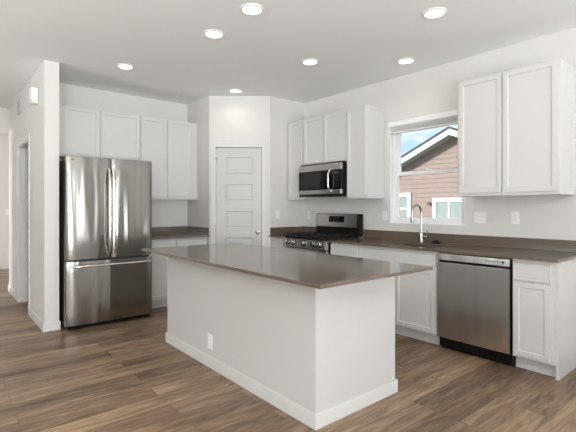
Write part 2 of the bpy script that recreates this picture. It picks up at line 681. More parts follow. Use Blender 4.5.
# doorway casing and jamb in the partition
r = sroot('door_2', 'open doorway with white casing in the left partition', 'doorway', (XS0, (DO0 + DO1) / 2, 0))
bm = NB()
cx = 0.014
wbox(bm, XS0 - cx, XS0, DO0 - CW, DO0, 0, DOZ + CW)
wbox(bm, XS0 - cx, XS0, DO1, DO1 + CW, 0, DOZ + CW)
wbox(bm, XS0 - cx, XS0, DO0, DO1, DOZ, DOZ + CW)
obj('casing', bm, M['trim'], r, bevel=0.003)
bm = NB()
jt = 0.015
wbox(bm, XS0, XS1, DO0, DO0 + jt, 0, DOZ)
wbox(bm, XS0, XS1, DO1 - jt, DO1, 0, DOZ)
wbox(bm, XS0, XS1, DO0 + jt, DO1 - jt, DOZ - jt, DOZ)
wbox(bm, XS0 + 0.055, XS0 + 0.09, DO1 - jt - 0.011, DO1 - jt, 0, DOZ - jt)
obj('jamb', bm, M['trim'], r)
bm = NB(); wbox(bm, XS0 + 0.097, XS0 + 0.125, DO1 - jt - 0.003, DO1 - jt, 0.985, 1.075)
obj('strike_plate', bm, M['slot'], r, label='dark metal strike plate')

# pantry door
r = sroot('door_1', 'white five-panel pantry door in the angled corner wall', 'door', FD.p(0.4, 0, 0))
bm = NB()
fbox(bm, FD, 0.024, DO_U0, 0, 0.016, 0, DO_V + 0.062)
fbox(bm, FD, DO_U1, 0.782, 0, 0.016, 0, DO_V + 0.062)
fbox(bm, FD, DO_U0, DO_U1, 0, 0.016, DO_V, DO_V + 0.062)
obj('casing', bm, M['trim'], r, bevel=0.004)
bm = NB()
fs = fbox(bm, FD, DO_U0 + 0.004, DO_U1 - 0.004, -0.045, -0.008, 0.008, DO_V - 0.005)
bmesh.ops.recalc_face_normals(bm, faces=fs)
# cut the front into a grid so that five fields can be recessed
front = max(fs, key=lambda f: f.calc_center_median().dot(FD.n))
bm.faces.remove(front)
us = [DO_U0 + 0.004, 0.222, 0.592, DO_U1 - 0.004]
vs_ = [0.008]
for k in range(5):
    top = 0.500 + 0.366 * k
    vs_ += [top - 0.232, top]
vs_.append(DO_V - 0.005)
grid = {}
for i, u in enumerate(us):
    for j, v in enumerate(vs_):
        grid[i, j] = bm.verts.new(FD.p(u, -0.008, v))
fields = []
for i in range(3):
    for j in range(len(vs_) - 1):
        f = bm.faces.new((grid[i, j], grid[i + 1, j], grid[i + 1, j + 1], grid[i, j + 1]))
        if i == 1 and j % 2 == 1: fields.append(f)
bmesh.ops.remove_doubles(bm, verts=bm.verts[:], dist=1e-5)
bm.normal_update()
for f in fields:
    if f.normal.dot(FD.n) < 0: f.normal_flip()
bm.normal_update()
for f in fields:
    bmesh.ops.inset_region(bm, faces=[f], thickness=0.010, depth=-0.010)
    bmesh.ops.inset_region(bm, faces=[f], thickness=0.010, depth=0)
    bmesh.ops.inset_region(bm, faces=[f], thickness=0.014, depth=0.006)
obj('door_slab', bm, M['door'], r)
bm = NB()
ku, kv = 0.660, 0.945
lathe(bm, FD.p(ku, -0.008, kv), FD.n, [(0, 0), (0.030, 0), (0.030, 0.006), (0.012, 0.010), (0.011, 0.030), (0.020, 0.036), (0.027, 0.048), (0.026, 0.060), (0.016, 0.068), (0, 0.070)])
obj('door_knob', bm, M['nickel'], r, smooth=True)
bm = NB(); fbox(bm, FD, DO_U1 - 0.004, DO_U1, -0.03, -0.006, kv - 0.03, kv + 0.03)
obj('latch_plate', bm, M['nickel'], r)
for hv in (0.25, 1.10, 1.90):
    bm = NB()
    cyl(bm, FD.p(DO_U0 + 0.001, 0.002, hv - 0.045), FD.p(DO_U0 + 0.001, 0.002, hv + 0.045), 0.006, seg=12)
    if hv > 1.5:
        cyl(bm, FD.p(DO_U0 + 0.001, 0.004, hv + 0.05), FD.p(DO_U0 - 0.02, 0.045, hv + 0.05), 0.005, seg=10)
        cyl(bm, FD.p(DO_U0 + 0.001, 0.004, hv + 0.05), FD.p(DO_U0 + 0.03, 0.03, hv + 0.045), 0.005, seg=10)
    obj('hinge', bm, M['nickel'], r)

# kitchen window
r = sroot('window_1', 'white single-hung window above the sink', 'window', (0, (WY0 + WY1) / 2, WZ0))
fx0, fx1 = 0.055, 0.135
bm = NB()
f = 0.036
for (a, b, c, d) in ((WY1 - f, WY1, WZ0, WZ1), (WY0, WY0 + f, WZ0, WZ1), (WY0 + f, WY1 - f, WZ0, WZ0 + f), (WY0 + f, WY1 - f, WZ1 - f, WZ1)):
    wbox(bm, fx0, fx1, a, b, c, d)
obj('window_frame', bm, M['vinyl'], r, bevel=0.003)
for nm, xa, xb, za, zb in (('lower_sash', 0.068, 0.098, WZ0 + f, 1.698), ('upper_sash', 0.100, 0.130, 1.655, WZ1 - f)):
    bm = NB()
    g = 0.034
    ya, yb = WY0 + f, WY1 - f
    wbox(bm, xa, xb, yb - g, yb, za, zb); wbox(bm, xa, xb, ya, ya + g, za, zb)
    wbox(bm, xa, xb, ya + g, yb - g, za, za + g); wbox(bm, xa, xb, ya + g, yb - g, zb - 0.045, zb)
    s = obj(nm, bm, M['vinyl'], r, bevel=0.002)
    bm = NB(); wbox(bm, (xa + xb) / 2 - 0.002, (xa + xb) / 2 + 0.002, ya + g, yb - g, za + g, zb - 0.045)
    obj('pane', bm, M['glass'], s)
    if nm == 'lower_sash':
        bm = NB(); wbox(bm, xa - 0.012, xa + 0.02, (ya + yb) / 2 - 0.03, (ya + yb) / 2 + 0.03, zb, zb + 0.014)
        obj('sash_lock', bm, M['vinyl'], s)
bm = NB()
wbox(bm, 0.0005, fx0, WY0 + 0.0005, WY1 - 0.0005, WZ0 - 0.0, WZ0 + 0.012)
wbox(bm, 0.0005, fx0, WY1 - 0.006, WY1, WZ0 + 0.012, WZ1)
wbox(bm, 0.0005, fx0, WY0, WY0 + 0.006, WZ0 + 0.012, WZ1)
obj('window_sill', bm, M['vinyl'], r)

b = thing('window_blind', 'white horizontal blind drawn up under a valance at window top', 'blind', (0.0, (WY0 + WY1) / 2, WZ1))
bm = NB(); wbox(bm, -0.028, -0.010, WY0 - 0.012, WY1 + 0.012, 2.228, 2.288)
wbox(bm, -0.010, -0.001, WY1 + 0.002, WY1 + 0.012, 2.228, 2.288)
wbox(bm, -0.010, -0.001, WY0 - 0.012, WY0 - 0.002, 2.228, 2.288)
obj('valance', bm, M['vinyl'], b, bevel=0.004)
bm = NB(); wbox(bm, 0.004, 0.044, WY0 + 0.01, WY1 - 0.01, 2.215, 2.255)
obj('head_rail', bm, M['blind'], b)
bm = NB()
for k in range(9):
    wbox(bm, 0.002, 0.050, WY0 + 0.012, WY1 - 0.012, 2.172 + k * 0.0048, 2.175 + k * 0.0048)
obj('slat_stack', bm, M['blind'], b)
bm = NB(); wbox(bm, 0.002, 0.050, WY0 + 0.012, WY1 - 0.012, 2.150, 2.169)
obj('bottom_rail', bm, M['blind'], b, bevel=0.003)
bm = NB(); cyl(bm, (0.012, WY1 - 0.05, 2.21), (0.012, WY1 - 0.05, 1.55), 0.0035, seg=8)
obj('wand', bm, M['plastic'], b)


# ================================================================== cabinets
DEP_U, DEP_B = 0.312, 0.600


def upper(F, label, u0, u1, v0, v1, doors, dv0=None, depth=DEP_U, dt=0.018, name='wall_cabinet', group=None):
    c = thing(name, label, 'cabinet', F.p((u0 + u1) / 2, 0, v0), group)
    bm = NB()
    t = 0.016
    fbox(bm, F, u0, u0 + t, 0.001, depth, v0, v1)
    fbox(bm, F, u1 - t, u1, 0.001, depth, v0, v1)
    fbox(bm, F, u0 + t, u1 - t, 0.001, depth, v1 - t, v1)
    fbox(bm, F, u0 + t, u1 - t, depth - 0.02, depth, v0, v0 + 0.04)
    fbox(bm, F, u0 + t, u1 - t, 0.001, 0.012, v0 + 0.014, v1 - t)
    fbox(bm, F, u0 + t, u1 - t, depth - 0.02, depth - 0.001, v1 - 0.06, v1 - t)
    # face-frame stiles beside and between the doors
    edges = [u0 + t] + [e_ for d_ in doors for e_ in d_] + [u1 - t]
    for a, b_ in zip(edges[::2], edges[1::2]):
        a, b_ = max(u0 + t, a - 0.03), min(u1 - t, b_ + 0.03)
        if b_ - a > 0.002: fbox(bm, F, a, b_, depth - 0.02, depth - 0.0005, v0 + 0.04, v1 - 0.06)
    obj('carcass', bm, M['cab'], c, bevel=0.0015)
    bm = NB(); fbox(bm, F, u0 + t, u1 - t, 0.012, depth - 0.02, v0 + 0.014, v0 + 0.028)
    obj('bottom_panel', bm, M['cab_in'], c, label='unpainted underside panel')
    dv0 = v0 + 0.028 if dv0 is None else dv0
    for a, b_ in doors:
        bm = NB(); panel(bm, F, a, b_, depth, depth + dt, dv0, v1 - 0.012)
        obj('door', bm, M['cab'], c, bevel=0.0015)
    return c


upper(FA, 'white two-door cabinet above the stainless refrigerator', XS1 + 0.004, -2.108, 1.872, 2.474,
      [(-3.062, -2.606), (-2.595, -2.116)], dv0=1.890, depth=0.316)
upper(FA, 'tall white two-door wall cabinet between refrigerator and pantry', -2.104, -P1 - 0.003, 1.392, 2.474,
      [(-2.097, -1.749), (-1.738, -1.375)], depth=0.316)
upper(FB, 'narrow white one-door wall cabinet left of the microwave', P2 + 0.006, 1.503, 1.388, 2.474, [(1.186, 1.484)])
upper(FB, 'short white two-door cabinet above the microwave', 1.507, 2.281, 1.846, 2.474,
      [(1.515, 1.889), (1.899, 2.272)], dv0=1.852)
upper(FB, 'narrow white one-door wall cabinet between microwave and window', 2.285, 2.594, 1.388, 2.474, [(2.294, 2.582)])
upper(FB, 'large white two-door wall cabinet right of the window', 3.688, 4.553, 1.388, 2.474,
      [(3.712, 4.102), (4.113, 4.536)])


def base(F, label, u0, u1, fronts, end=None, toe_end=0.0):
    """fronts: (kind, u0, u1, v0, v1)"""
    c = thing('base_cabinet', label, 'cabinet', F.p((u0 + u1) / 2, 0, 0))
    bm = NB()
    t = 0.018
    fbox(bm, F, u0, u0 + t, 0.001, DEP_B, 0.10, 0.879)
    fbox(bm, F, u1 - t, u1, 0.001, DEP_B, 0.10, 0.879)
    fbox(bm, F, u0 + t, u1 - t, 0.001, DEP_B, 0.10, 0.118)
    fbox(bm, F, u0 + t, u1 - t, 0.001, 0.010, 0.118, 0.879)
    fbox(bm, F, u0 + t, u1 - t, DEP_B - 0.02, DEP_B, 0.842, 0.879)
    fbox(bm, F, u0 + t, u1 - t, DEP_B - 0.02, DEP_B, 0.118, 0.150)
    fbox(bm, F, u0 + t, u0 + 0.04, DEP_B - 0.02, DEP_B, 0.150, 0.842)
    fbox(bm, F, u1 - 0.04, u1 - t, DEP_B - 0.02, DEP_B, 0.150, 0.842)
    fbox(bm, F, u0 + 0.04, u1 - 0.04, DEP_B - 0.02, DEP_B - 0.0005, 0.68, 0.735)
    ds_ = sorted((f_[1], f_[2]) for f_ in fronts if f_[0] == 'door')
    for (a, b_), (a2, b2) in zip(ds_, ds_[1:]):
        fbox(bm, F, b_ - 0.02, a2 + 0.02, DEP_B - 0.02, DEP_B - 0.001, 0.150, 0.68)
        fbox(bm, F, b_ - 0.02, a2 + 0.02, DEP_B - 0.02, DEP_B - 0.001, 0.735, 0.842)
    obj('carcass', bm, M['cab'], c, bevel=0.0015)
    bm = NB(); fbox(bm, F, u0, u1 + toe_end, 0.52, 0.54, 0.0, 0.10)
    obj('toe_kick', bm, M['cab'], c)
    for kind, a, b_, v0, v1 in fronts:
        bm = NB()
        if kind == 'door': panel(bm, F, a, b_, DEP_B, DEP_B + 0.02, v0, v1)
        else: panel(bm, F, a, b_, DEP_B, DEP_B + 0.02, v0, v1, stile=0.012, recess=0.003, slope=0.004)
        obj(kind, bm, M['cab'], c, bevel=0.0015)
    if end:
        bm = NB(); fbox(bm, F, end[0], end[1], 0.001, DEP_B - 0.004, 0.0, 0.879)
        obj('end_panel', bm, M['cab'], c, bevel=0.0015)
    return c


DR = (0.715, 0.850); DOR = (0.118, 0.700)
base(FA, 'white base cabinet between refrigerator and pantry', -2.195, -P1 - 0.003,
     [('drawer', -2.185, -1.745, *DR), ('drawer', -1.735, -1.30, *DR), ('door', -2.185, -1.745, *DOR), ('door', -1.735, -1.30, *DOR)])
base(FB, 'narrow white base cabinet left of the range', P2 + 0.004, 1.505, [('drawer', 1.18, 1.49, *DR), ('door', 1.18, 1.49, *DOR)])
base(FB, 'white drawer base cabinet right of the range', 2.297, 2.735, [('drawer', 2.305, 2.712, *DR), ('door', 2.305, 2.712, *DOR)])
SB = base(FB, 'white sink base cabinet left of the dishwasher', 2.737, 3.652,
          [('false_front', 2.748, 3.640, *DR), ('door', 2.748, 3.188, *DOR), ('door', 3.198, 3.640, *DOR)])
base(FB, 'white end base cabinet right of the dishwasher', 4.306, 4.606, [('drawer', 4.316, 4.580, *DR), ('door', 4.316, 4.580, *DOR)], end=(4.6065, 4.626))

# ================================================================== worktops
CT0, CT1 = 0.880, 0.9027
CF = 0.6585
BS = 1.005


def top_thing(label, loc):
    return thing('countertop', label, 'countertop', loc)


c = top_thing('brown quartz countertop between refrigerator and pantry', FA.p(-1.75, 0, CT0))
bm = NB(); wbox(bm, -2.2, -P1 - 0.001, -CF, -0.001, CT0, CT1)
obj('slab', bm, M['quartz'], c, bevel=0.002)
bm = NB(); wbox(bm, -2.2, -P1 - 0.001, -0.020, -0.001, CT1, BS)
obj('backsplash', bm, M['quartz'], c, bevel=0.0015)
bm = NB(); wbox(bm, -P1 - 0.020, -P1 - 0.001, -R1 + 0.004, -0.0205, CT1, BS)
obj('side_splash', bm, M['quartz'], c, bevel=0.0015)

c = top_thing('short brown quartz countertop left of the range', FB.p(1.34, 0, CT0))
bm = NB(); fbox(bm, FB, P2 + 0.001, 1.508, 0.001, CF, CT0, CT1)
obj('slab', bm, M['quartz'], c, bevel=0.002)
bm = NB(); fbox(bm, FB, P2 + 0.021, 1.508, 0.001, 0.020, CT1, BS)
obj('backsplash', bm, M['quartz'], c, bevel=0.0015)
bm = NB(); fbox(bm, FB, P2 + 0.001, P2 + 0.020, 0.001, R2 + 0.004, CT1, BS)
obj('side_splash', bm, M['quartz'], c, bevel=0.0015)

SKU0, SKU1, SKN0, SKN1 = 2.925, 3.622, 0.160, 0.568
c = top_thing('long brown quartz countertop around the sink under the window', FB.p(3.45, 0, CT0))
bm = NB()
ua, ub = 2.292, 4.639
fbox(bm, FB, ua, SKU0, 0.001, CF, CT0, CT1)
fbox(bm, FB, SKU1, ub, 0.001, CF, CT0, CT1)
fbox(bm, FB, SKU0, SKU1, 0.001, SKN0, CT0, CT1)
fbox(bm, FB, SKU0, SKU1, SKN1, CF, CT0, CT1)
bmesh.ops.remove_doubles(bm, verts=bm.verts[:], dist=1e-5)
kill = [f for f in bm.faces if len([g for g in bm.faces if g is not f and set(g.verts) == set(f.verts)])]
bmesh.ops.delete(bm, geom=kill, context='FACES_ONLY')
obj('slab', bm, M['quartz'], c)
bm = NB(); fbox(bm, FB, ua, ub, 0.001, 0.020, CT1, BS)
obj('backsplash', bm, M['quartz'], c, bevel=0.0015)

# sink
s = thing('kitchen_sink', 'stainless undermount sink set in the brown counter below window', 'sink', FB.p(3.26, 0.36, 0.70))
bm = NB()
u0, u1, n0, n1 = SKU0 + 0.002, SKU1 - 0.002, SKN0 + 0.002, SKN1 - 0.002
zt, zb = 0.8795, 0.70
w = 0.003
fbox(bm, FB, u0 - w, u1 + w, n0 - w, n1 + w, zb - w, zb)
fbox(bm, FB, u0 - w, u0, n0 - w, n1 + w, zb, zt)
fbox(bm, FB, u1, u1 + w, n0 - w, n1 + w, zb, zt)
fbox(bm, FB, u0, u1, n0 - w, n0, zb, zt)
fbox(bm, FB, u0, u1, n1, n1 + w, zb, zt)
obj('basin', bm, M['sink'], s)
bm = NB(); lathe(bm, FB.p(3.26, 0.34, zb), (0, 0, 1), [(0, 0.001), (0.03, 0.001), (0.045, 0.004), (0.055, 0.003), (0.055, 0.0), (0, 0.0)])
obj('drain', bm, M['chrome'], s, smooth=True)

# faucet
FAX, FAY = -0.115, -3.172
fa = thing('kitchen_faucet', 'tall chrome gooseneck faucet behind the sink', 'faucet', (FAX, FAY, CT1))
bm = NB(); lathe(bm, (FAX, FAY, CT1), (0, 0, 1), [(0, 0), (0.028, 0), (0.028, 0.006), (0.022, 0.012), (0.021, 0.095), (0.019, 0.105), (0.0135, 0.118), (0, 0.118)])
obj('faucet_body', bm, M['faucet'], fa, smooth=True)
bm = NB()
R_ = 0.085; zc = 1.225
pts = [(FAX, FAY, CT1 + 0.11 + 0.02 * k) for k in range(10)] + [(FAX, FAY, zc - 0.005)]
for k in range(1, 19):
    a = PI * k / 18
    pts.append((FAX - R_ + R_ * math.cos(a), FAY, zc + R_ * math.sin(a)))
tube(bm, pts, 0.0125, 16)
obj('spout', bm, M['faucet'], fa, smooth=True)
bm = NB()
tx = FAX - 2 * R_
lathe(bm, (tx, FAY, zc), (0, 0, -1), [(0, 0), (0.0135, 0), (0.0145, 0.012), (0.0165, 0.035), (0.0175, 0.078), (0.0165, 0.092), (0, 0.092)])
hd = obj('spray_head', bm, M['faucet'], fa, smooth=True)
bm = NB(); lathe(bm, (tx, FAY, zc - 0.092), (0, 0, -1), [(0, -0.001), (0.0155, -0.001), (0.0155, 0.008), (0, 0.008)])
obj('nozzle', bm, M['rubber'], hd)
bm = NB(); wbox(bm, tx - 0.019, tx - 0.014, FAY - 0.006, FAY + 0.006, zc - 0.075, zc - 0.045)
obj('spray_button', bm, M['rubber'], hd)
bm = NB()
cyl(bm, (FAX, FAY - 0.015, CT1 + 0.062), (FAX, FAY - 0.078, CT1 + 0.062), 0.0155, 0.0145, 18)
tube(bm, [(FAX, FAY - 0.064, CT1 + 0.07), (FAX, FAY - 0.067, CT1 + 0.10), (FAX, FAY - 0.071, CT1 + 0.140)], 0.0065, 10)
obj('handle', bm, M['faucet'], fa, smooth=True)
# stopper resting behind the sink
bm = NB(); lathe(bm, (-0.105, -3.34, CT1), (0, 0, 1), [(0, 0), (0.048, 0), (0.050, 0.010), (0.042, 0.016), (0.028, 0.020), (0.024, 0.032), (0.014, 0.037), (0, 0.037)])
tag(obj('sink_stopper', bm, M['rubber'], None, smooth=True, loc=(-0.105, -3.34, CT1)), 'small black rubber sink stopper on the counter right of the faucet', 'stopper')

# ================================================================== island
IX0, IX1, IY0, IY1 = -2.439, -1.678, -3.962, -1.915
isl = thing('kitchen_island', 'white kitchen island base standing on the wood floor', 'island', ((IX0 + IX1) / 2, (IY0 + IY1) / 2, 0))
bm = NB()
vprism(bm, [(IX0, IY0), (IX1, IY0), (IX1, IY0 + 0.10), (IX0 + 0.115, IY0 + 0.10), (IX0 + 0.115, IY1 - 0.02), (IX1, IY1 - 0.02), (IX1, IY1), (IX0, IY1)], 0, 0.881)
obj('panelled_wall', bm, M['island'], isl, bevel=0.002)
bm = NB()
wbox(bm, IX0 + 0.116, IX1 - 0.02, IY0 + 0.101, IY1 - 0.021, 0.10, 0.881)
obj('carcass', bm, M['cab'], isl)
bm = NB()
wbox(bm, IX0 - BT, IX1 + BT, IY0 - BT, IY0, 0, BH)
wbox(bm, IX0 - BT, IX0, IY0, IY1, 0, BH)
wbox(bm, IX0 - BT, IX0 + 0.115, IY1, IY1 + BT, 0, BH)
wbox(bm, IX1, IX1 + BT, IY0, IY0 + 0.10, 0, BH)
obj('baseboard', bm, M['trim'], isl, bevel=0.003)
bm = NB(); wbox(bm, IX1 - 0.10, IX1 - 0.085, IY0 + 0.101, IY1 - 0.021, 0, 0.10)
obj('toe_kick', bm, M['cab'], isl)
FI = Frame((IX1 - 0.02, IY0 + 0.105, 0), (0, 1, 0), (1, 0, 0))
wd = (IY1 - 0.025 - IY0 - 0.105) / 4
for k in range(4):
    bm = NB(); panel(bm, FI, k * wd + 0.006, (k + 1) * wd - 0.006, 0, 0.02, 0.118, 0.700)
    obj('door', bm, M['cab'], isl, bevel=0.0015)
    bm = NB(); panel(bm, FI, k * wd + 0.006, (k + 1) * wd - 0.006, 0, 0.02, 0.715, 0.855, stile=0.012, recess=0.003, slope=0.004)
    obj('drawer', bm, M['cab'], isl, bevel=0.0015)
it = thing('countertop', 'large brown quartz slab on top of the island', 'countertop', ((IX0 + IX1) / 2, (IY0 + IY1) / 2, 0.882))
bm = NB(); wbox(bm, -2.6816, -1.668, -4.2462, -1.893, 0.882, CT1)
obj('slab', bm, M['quartz'], it, bevel=0.002)


# ================================================================== refrigerator
FRX0, FRX1, FRY = -3.112, -2.206, -0.977
fr = thing('refrigerator', 'stainless steel french-door refrigerator beside the partition wall', 'refrigerator', ((FRX0 + FRX1) / 2, -0.5, 0))
bm = NB(); wbox(bm, FRX0 + 0.006, FRX1 - 0.006, FRY + 0.085, -0.06, 0.035, 1.785)
obj('cabinet_body', bm, M['darkgrey'], fr, bevel=0.004)
bm = NB(); wbox(bm, FRX0 + 0.012, FRX1 - 0.012, FRY + 0.06, FRY + 0.1, 0.012, 0.06)
obj('toe_grille', bm, M['black'], fr)
for x in (FRX0 + 0.07, FRX1 - 0.07):
    for y in (FRY + 0.14, -0.12):
        bm = NB(); cyl(bm, (x, y, 0), (x, y, 0.036), 0.022, seg=14)
        obj('foot', bm, M['rubber'], fr)
for x in (FRX0 + 0.05, FRX1 - 0.05):
    bm = NB(); wbox(bm, x - 0.035, x + 0.035, FRY + 0.03, FRY + 0.14, 1.7855, 1.807)
    obj('hinge_cover', bm, M['darkgrey'], fr, bevel=0.003)


def bowed(bm, x0, x1, yf, depth, z0, z1, bow, nx=24, rim=0.006, skew=0.0, tb=0.0, nz=16):
    """door with a softly bowed front sheet and rounded top and bottom lips"""
    front = []
    for j in range(nz + 1):
        t = j / nz
        z = z0 + (z1 - z0) * t
        row = []
        for i in range(nx + 1):
            s_ = i / nx
            e = 2 * s_ - 1 + skew
            y = yf + bow * min(1.0, abs(e)) ** 2
            ed = min(s_, 1 - s_) * (x1 - x0)
            y += 0.010 * max(0, 1 - ed / 0.02) ** 2
            ez = min(t, 1 - t)
            y += tb * max(0, 1 - ez / 0.16) ** 2
            row.append(bm.verts.new((x0 + (x1 - x0) * s_, y, z)))
        front.append(row)
    back = [bm.verts.new(p) for p in ((x0, yf + depth, z0), (x1, yf + depth, z0), (x1, yf + depth, z1), (x0, yf + depth, z1))]
    for j in range(nz):
        for i in range(nx):
            bm.faces.new((front[j][i], front[j][i + 1], front[j + 1][i + 1], front[j + 1][i]))
    bm.faces.new(back)
    bm.faces.new([front[j][0] for j in range(nz + 1)] + [back[3], back[0]])
    bm.faces.new([front[j][nx] for j in range(nz + 1)] + [back[2], back[1]])
    bm.faces.new(front[0] + [back[1], back[0]])
    bm.faces.new(front[nz] + [back[2], back[3]])


XM = -2.660
HY = FRY - 0.052
for side, (xa, xb, hx) in enumerate(((FRX0, XM - 0.003, XM - 0.036), (XM + 0.003, FRX1, XM + 0.036))):
    bm = NB(); bowed(bm, xa, xb, FRY, 0.08, 0.738, 1.815, 0.012, tb=0.006)
    d = obj('fridge_door', bm, M['fridge'], fr, smooth=True)
    bm = NB()
    pts = []
    for k in range(25):
        t = k / 24
        z = 0.775 + (1.705 - 0.775) * t
        y = FRY - 0.004 - 0.060 * min(1, math.sin(PI * t) * 1.9) ** 0.7
        pts.append((hx, y, z))
    tube(bm, pts, 0.0125, 14)
    obj('handle', bm, M['chrome'], d, smooth=True)
    if side == 0:
        bm = NB()
        wbox(bm, xa + 0.045, xa + 0.075, FRY + 0.002, FRY + 0.012, 1.772, 1.778)
        obj('badge', bm, M['darkgrey'], d)
bm = NB(); bowed(bm, FRX0, FRX1, FRY, 0.08, 0.052, 0.715, 0.012, tb=0.006)
d = obj('freezer_drawer', bm, M['fridge'], fr, smooth=True)
bm = NB()
pts = []
for k in range(25):
    t = k / 24
    pts.append((FRX0 + 0.03 + (FRX1 - FRX0 - 0.06) * t, FRY - 0.0 - 0.058 * min(1, math.sin(PI * t) * 5) ** 0.7, 0.668))
tube(bm, pts, 0.0135, 14)
obj('handle', bm, M['chrome'], d, smooth=True)

# ================================================================== range
RU0, RU1 = 1.516, 2.286
rg = thing('gas_range', 'stainless gas range with black grates left of the long counter', 'range', FB.p((RU0 + RU1) / 2, 0.34, 0))
bm = NB(); fbox(bm, FB, RU0, RU1, 0.025, 0.635, 0.03, 0.895)
obj('body', bm, M['black'], rg, bevel=0.003)
bm = NB(); fbox(bm, FB, RU0 - 0.003, RU1 + 0.003, 0.10, 0.665, 0.8955, 0.916)
obj('cooktop', bm, M['black'], rg, bevel=0.004)
bm = NB(); prism(bm, FB, [(0.6355, 0.785), (0.685, 0.785), (0.690, 0.80), (0.672, 0.887), (0.6355, 0.894)], RU0, RU1)
cp = obj('control_panel', bm, M['steel'], rg, bevel=0.002)
nrm = (FB.n * 0.087 + Vector((0, 0, 0.018))).normalized()
for ku in (1.605, 1.715, 1.902, 2.085, 2.200):
    bm = NB()
    o_ = FB.p(ku, 0.6805, 0.846)
    lathe(bm, o_, nrm, [(0, 0.0), (0.029, 0.0), (0.029, 0.004), (0.025, 0.006), (0.023, 0.036), (0.019, 0.040), (0, 0.040)], 22)
    k_ = obj('knob', bm, M['chrome'], cp, smooth=True)
    bm = NB(); lathe(bm, o_, nrm, [(0.0295, 0.0001), (0.041, 0.0001), (0.041, 0.004), (0.0295, 0.004), (0.0295, 0.0001)], 22)
    obj('knob_bezel', bm, M['black'], k_)
bm = NB(); prism(bm, FB, [(0.6355, 0.195), (0.67, 0.195), (0.672, 0.2), (0.672, 0.77), (0.668, 0.775), (0.6355, 0.775)], RU0 + 0.003, RU1 - 0.003)
od = obj('oven_door', bm, M['steel'], rg, bevel=0.002)
bm = NB(); fbox(bm, FB, RU0 + 0.11, RU1 - 0.11, 0.6725, 0.675, 0.30, 0.62)
obj('oven_window', bm, M['blackglass'], od)
bm = NB()
cyl(bm, FB.p(RU0 + 0.05, 0.722, 0.725), FB.p(RU1 - 0.05, 0.722, 0.725), 0.0125, seg=16)
for u in (RU0 + 0.09, RU1 - 0.09): cyl(bm, FB.p(u, 0.672, 0.725), FB.p(u, 0.722, 0.725), 0.009, seg=12)
obj('oven_handle', bm, M['chrome'], od, smooth=True)
bm = NB(); fbox(bm, FB, RU0 + 0.003, RU1 - 0.003, 0.6355, 0.668, 0.055, 0.188)
obj('storage_drawer', bm, M['steel'], rg, bevel=0.003)
for u in (RU0 + 0.05, RU1 - 0.05):
    for n_ in (0.08, 0.58):
        bm = NB(); cyl(bm, FB.p(u, n_, 0), FB.p(u, n_, 0.031), 0.02, seg=12)
        obj('foot', bm, M['rubber'], rg)
# backguard
bm = NB(); prism(bm, FB, [(0.022, 0.917), (0.098, 0.917), (0.098, 1.02), (0.088, 1.198), (0.022, 1.198)], RU0, RU1)
bg = obj('backguard', bm, M['black'], rg, bevel=0.003)
bm = NB(); prism(bm, FB, [(0.0985, 1.028), (0.103, 1.028), (0.0935, 1.192), (0.0895, 1.192)], RU0 + 0.012, RU1 - 0.035)
obj('fascia', bm, M['steel'], bg)
bm = NB(); prism(bm, FB, [(0.1005, 1.088), (0.1025, 1.088), (0.0985, 1.168), (0.0965, 1.168)], 1.765, 2.035)
ds = obj('display', bm, M['blackglass'], bg)
bm = NB()
for k, u in enumerate((1.865, 1.885, 1.910, 1.930)):
    prism(bm, FB, [(0.1005, 1.137), (0.1022, 1.137), (0.1012, 1.154), (0.0995, 1.154)], u, u + 0.012)
obj('clock_digits', bm, M['display'], ds)
for k in range(5):
    for j in range(2):
        bm = NB()
        u = 1.785 + k * 0.05
        prism(bm, FB, [(0.1015, 1.100 + j * 0.015), (0.1028, 1.100 + j * 0.015), (0.1022, 1.105 + j * 0.015), (0.101, 1.105 + j * 0.015)], u, u + 0.018)
        obj('touch_key', bm, M['darkgrey'], ds)
